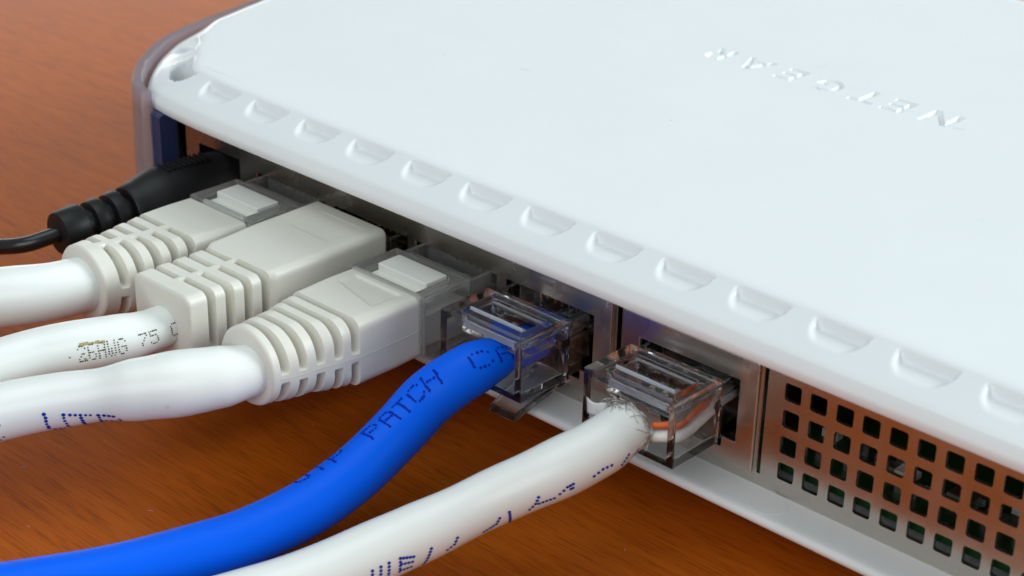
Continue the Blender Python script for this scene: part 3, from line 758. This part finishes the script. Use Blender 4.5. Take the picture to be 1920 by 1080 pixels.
# fifth: white, frayed shield
c5 = thing('network_cable', 'white network cable with bare clear plug and frayed shield strands, nearest the vent holes', 'cable', (67.3, -20, 0), CABLE_GROUP)
cx = 67.35
pb = plug_body(cx, c5); contacts(cx, pb); relief_bar(cx, 0.0, pb)
wires(cx, c5, COLS[::-1][:4]+['brown', 'green', 'white', 'brown'], -5.0, -1.6, 0.8, 0.4)
obj('wire', *bar([(69.3, -9.6, ZP-1.5), (71.2, -8.2, ZP-1.2), (71.75, -5.5, ZP-.2), (71.4, -2.6, ZP+.3), (71.0, 0.8, ZP+.2)], 0.62, 12), 'wire_white', c5, smooth=True)
obj('wire', *bar([(69.6, -9.6, ZP-.3), (71.3, -8.0, ZP+.1), (71.6, -5.5, ZP+1.2), (71.2, -3.4, ZP+.6), (70.4, 0.8, ZP+.2)], 0.36, 12), 'wire_orange', c5, smooth=True)
T5 = Tube([(67.6, -10.2, 14.5), (67.5, -12.2, 14.0), (67.0, -14.6, 13.15), (64.8, -18.8, 11.3), (61.5, -23.4, 9.0), (58.9, -28.2, 7.0), (56.6, -32.4, 5.4), (54.3, -37.5, 4.0), (52.0, -43.3, 3.2), (48.5, -52.8, 3.0), (43, -66, 3.0), (30, -90, 3.0), (5, -118, 3.0)],
          [(0, 2.45), (1.5, 2.6), (4, 2.85), (8, 2.95), (13, 2.75), (18, 2.7), (24, 2.95), (30, 3.05), (50, 2.95)], wob=0.02, seed=8)
T5_jk = obj('cable_jacket', *T5.mesh(), 'white_cable', c5, smooth=True)
# frayed strands and a torn flap of foil round the jacket's end
parts = []; rs = random.Random(11)
for k in range(46):
    a0 = rs.choice([rs.uniform(.1, 1.5), rs.uniform(-.4, .6), rs.uniform(-2.0, -.7)]); s0 = rs.uniform(-.1, .6); da = rs.choice([-1, 1])*rs.uniform(.05, .22)
    lift = rs.uniform(.05, .25); pts = []
    for q in range(6):
        pts.append(T5.point(max(0, s0), a0, 0.04+lift*math.sin(q*.8)*rs.uniform(.6, 2.2)*(0 < q)))
        a0 += da+rs.uniform(-.10, .10); s0 += rs.uniform(-.35, .55)
    parts.append(Tube(pts, 0.030, step=0.12, ring=6).mesh())
V, F = join(*parts); obj('shield_strands', V, F, 'strand', c5, smooth=True, kind='stuff')
parts = []
for k in range(20):
    a0 = rs.uniform(.0, 1.5); p0 = T5.point(.3, a0, .1)
    dv = Vector((rs.uniform(-1.3, -.1), rs.uniform(-.9, .4), rs.uniform(0, .7)))*rs.uniform(.7, 1.7)
    parts.append(Tube([p0, p0+dv*.35+Vector((0, 0, rs.uniform(0, .35))), p0+dv*.7+Vector((rs.uniform(-.2, .2), 0, rs.uniform(-.1, .3))), p0+dv+Vector((0, 0, rs.uniform(-.5, .1)))], 0.030, step=0.12, ring=6).mesh())
V, F = join(*parts); obj('stray_strands', V, F, 'strand', c5, smooth=True, kind='stuff')
fl = []
for q in range(9):
    for e_ in range(7):
        a_, b_ = q/8, e_/6                     # a_ across from the jacket outwards, b_ up
        fl.append(Vector((65.2-2.2*a_, -11.0-.5*math.sin(a_*2.2)-.15*b_, 14.1+.3*a_+b_*(1.9-.35*a_)+.15*math.sin(5*a_+2*b_))))
F = [(q*7+e_, q*7+e_+1, (q+1)*7+e_+1, (q+1)*7+e_) for q in range(8) for e_ in range(6)]
o = obj('foil_flap', fl, F, 'foil', c5, smooth=True)
sm = o.modifiers.new('thick', 'SOLIDIFY'); sm.thickness = 0.06*S

# printing
print_text(T2, '26AWG 75 C', 10.7, -0.158, -1.10, -0.10, 0.092, 'ink_brown', T2_jk, drop=0.02, jitter=.012)
sm_parts = [dot(T2, 10.3-k*.17+random.uniform(-.1, .1), -1.02+random.uniform(-.02, .03)-.006*k, random.uniform(.10, .2)) for k in range(14)]+[dot(T2, 11.6, -1.45, .12), dot(T2, 10.2, -1.62, .14), dot(T2, 10.05, -1.68, .1)]
V, F = join(*sm_parts); obj('ink_smudge', V, F, 'smudge', T2_jk, kind='stuff')
print_text(T3, 'UTP', 22.15, -0.48, lambda s: -1.50-.085*(22.1-s), -0.15, 0.2, 'ink_blue', T3_jk, adv=.917)
print_text(T3, 'C', 28.8, -0.48, -1.36, -0.15, 0.16, 'ink_blue', T3_jk)
print_text(T4, 'UTP PATCH CA', 31.4, -0.37, lambda s: -.25+.057*(s-12), -0.10, 0.17, 'ink_navy', T4_jk, drop=.03)
STROKES = [[(25.61, -1.60), (26.9, -1.43)], [(26.9, -1.43), (27.4, -1.95)], [(25.9, -1.78), (27.0, -1.66)], [(26.2, -2.0), (27.3, -1.92)], [(28.12, -1.40), (28.6, -1.9)], [(29.0, -1.40), (29.5, -1.9)], [(29.9, -1.40), (30.4, -1.9)],
           [(23.77, -1.61), (25.0, -2.27)], [(21.23, -1.71), (21.7, -1.95), (22.47, -2.06)], [(16.65, -1.78), (17.2, -2.0), (18.64, -2.13)], [(15.43, -1.71), (16.05, -2.65)],
           [(12.31, -1.61), (12.8, -1.85), (13.55, -2.02)], [(11.11, -1.92), (12.5, -1.9)], [(9.14, -1.64), (9.7, -1.66), (10.54, -1.82)], [(9.3, -1.80), (9.5, -1.80)], [(5.44, -1.68), (6.2, -1.66), (7.14, -1.75)], [(3.9, -1.68), (4.59, -1.95)], [(2.65, -1.92), (3.0, -2.05)], [(1.32, -2.0), (1.7, -2.2)]]
parts = []
for st in STROKES:
    for (s0, t0), (s1, t1) in zip(st, st[1:]):
        m = max(2, int(math.hypot(s1-s0, (t1-t0)*2.9)/.33))
        for k in range(m+1): parts.append(dot(T5, s0-.8+(s1-s0)*k/m, t0+(t1-t0)*k/m, 0.18))
V, F = join(*parts); obj('printed_text', V, F, 'ink_blue', T5_jk, kind='stuff')

# ------------------------------------------------------------------ power cable
pw = thing('power_cable', 'black power cable with ribbed strain relief on its barrel plug', 'cable', (-8, -12, 0))
def revolve(axis0, axis1, prof_, n=40, bump=None):
    a, b = Vector(axis0), Vector(axis1); t = (b-a).normalized(); s_ = t.cross(Vector((0, 0, 1))).normalized(); u_ = s_.cross(t)
    V, F = [], []
    for x, rr in prof_:
        for k in range(n):
            th = 2*math.pi*k/n; q = rr+(bump(x, th) if bump else 0)
            V.append(a+t*x+u_*(q*math.cos(th))+s_*(q*math.sin(th)))
    for j in range(len(prof_)-1):
        for k in range(n): F.append((j*n+k, j*n+(k+1) % n, (j+1)*n+(k+1) % n, (j+1)*n+k))
    F.append(tuple(range(n-1, -1, -1))); F.append(tuple((len(prof_)-1)*n+k for k in range(n)))
    return V, F
A_, B_ = (-7.7, 1.5, 13.9), (-9.2, -23.6, 14.0)
o = obj('plug_body', *revolve(A_, B_, [(0, 4.2), (.2, 4.5), (10.5, 4.5), (11.5, 4.45), (12.6, 4.25), (13.6, 3.9), (14.6, 3.6), (15.5, 3.4), (15.75, 3.2), (15.8, 2.0)]), 'black', pw, auto=40)
for k in range(9):                          # small grip ridges along the top
    x = 4.0+k*0.75
    a, b = Vector(A_), Vector(B_); t = (b-a).normalized()
    p = a+t*x+Vector((0, 0, 4.42))
    obj('grip_ridge', *box_vf(p-Vector((1.3, .16, 0)), p+Vector((1.3, .16, .26))), 'black', o, bevel=0.06)
core = obj('strain_relief', *revolve(A_, B_, [(15.6, 2.2), (25.0, 1.9)]), 'black', pw, auto=40)
for x0, x1, r0, r1 in ((16.6, 18.3, 3.25, 3.0), (19.2, 20.9, 3.0, 2.8), (21.9, 25.2, 2.95, 2.6)):
    obj('relief_ring', *revolve(A_, B_, [(x0, r0-.5), (x0+.12, r0-.08), (x0+.3, r0), (x1-.3, r1), (x1-.12, r1-.08), (x1, r1-.5)]), 'black', core, auto=50)
TP = Tube([(-9.1, -22, 14.0), (-9.3, -24.5, 13.9), (-10.8, -27.2, 13.2), (-14.5, -29.0, 12.3), (-20, -31, 11.4), (-28, -34, 10), (-40, -40, 7), (-60, -50, 3), (-90, -66, 1.6), (-130, -80, 1.6)], 0.95, ring=20, squash=[(0, 1), (3, 1)])
obj('cable_jacket', *TP.mesh(), 'black_gloss', pw, smooth=True)

# ------------------------------------------------------------------ dust and hairs
parts = []; rs = random.Random(3)
def hair(x, y, z, L, curl, up=0.0):
    a = rs.uniform(0, 6.28); pts = []
    for k in range(5):
        pts.append((x, y, z+0.03+up*math.sin(k)))
        x += math.cos(a)*L/4; y += math.sin(a)*L/4; a += rs.uniform(-curl, curl)
    return Tube(pts, 0.014, step=L/10, ring=4).mesh()
for x, y, L in ((41, 58, 2.4), (15, 30, 1.6), (49, 57.5, 1.0), (66, 52, 1.6), (92, 22, .8)):
    parts.append(hair(x, y, 28.0, L, 0.45))
V, F = join(*parts); o = obj('dust', V, F, 'dust', kind='stuff'); o['label'] = 'thin dark dust hairs lying on the white lid'; o['category'] = 'dust'
parts = []
for k in range(20):
    x = rs.uniform(0, 95); y = rs.uniform(-60, -6)
    parts.append(hair(x, y, 0.0, rs.uniform(.25, .7), 1.6, .05))
V, F = join(*parts); o = obj('lint', V, F, 'lint', kind='stuff'); o['label'] = 'tiny pale lint specks on the wooden table'; o['category'] = 'lint'
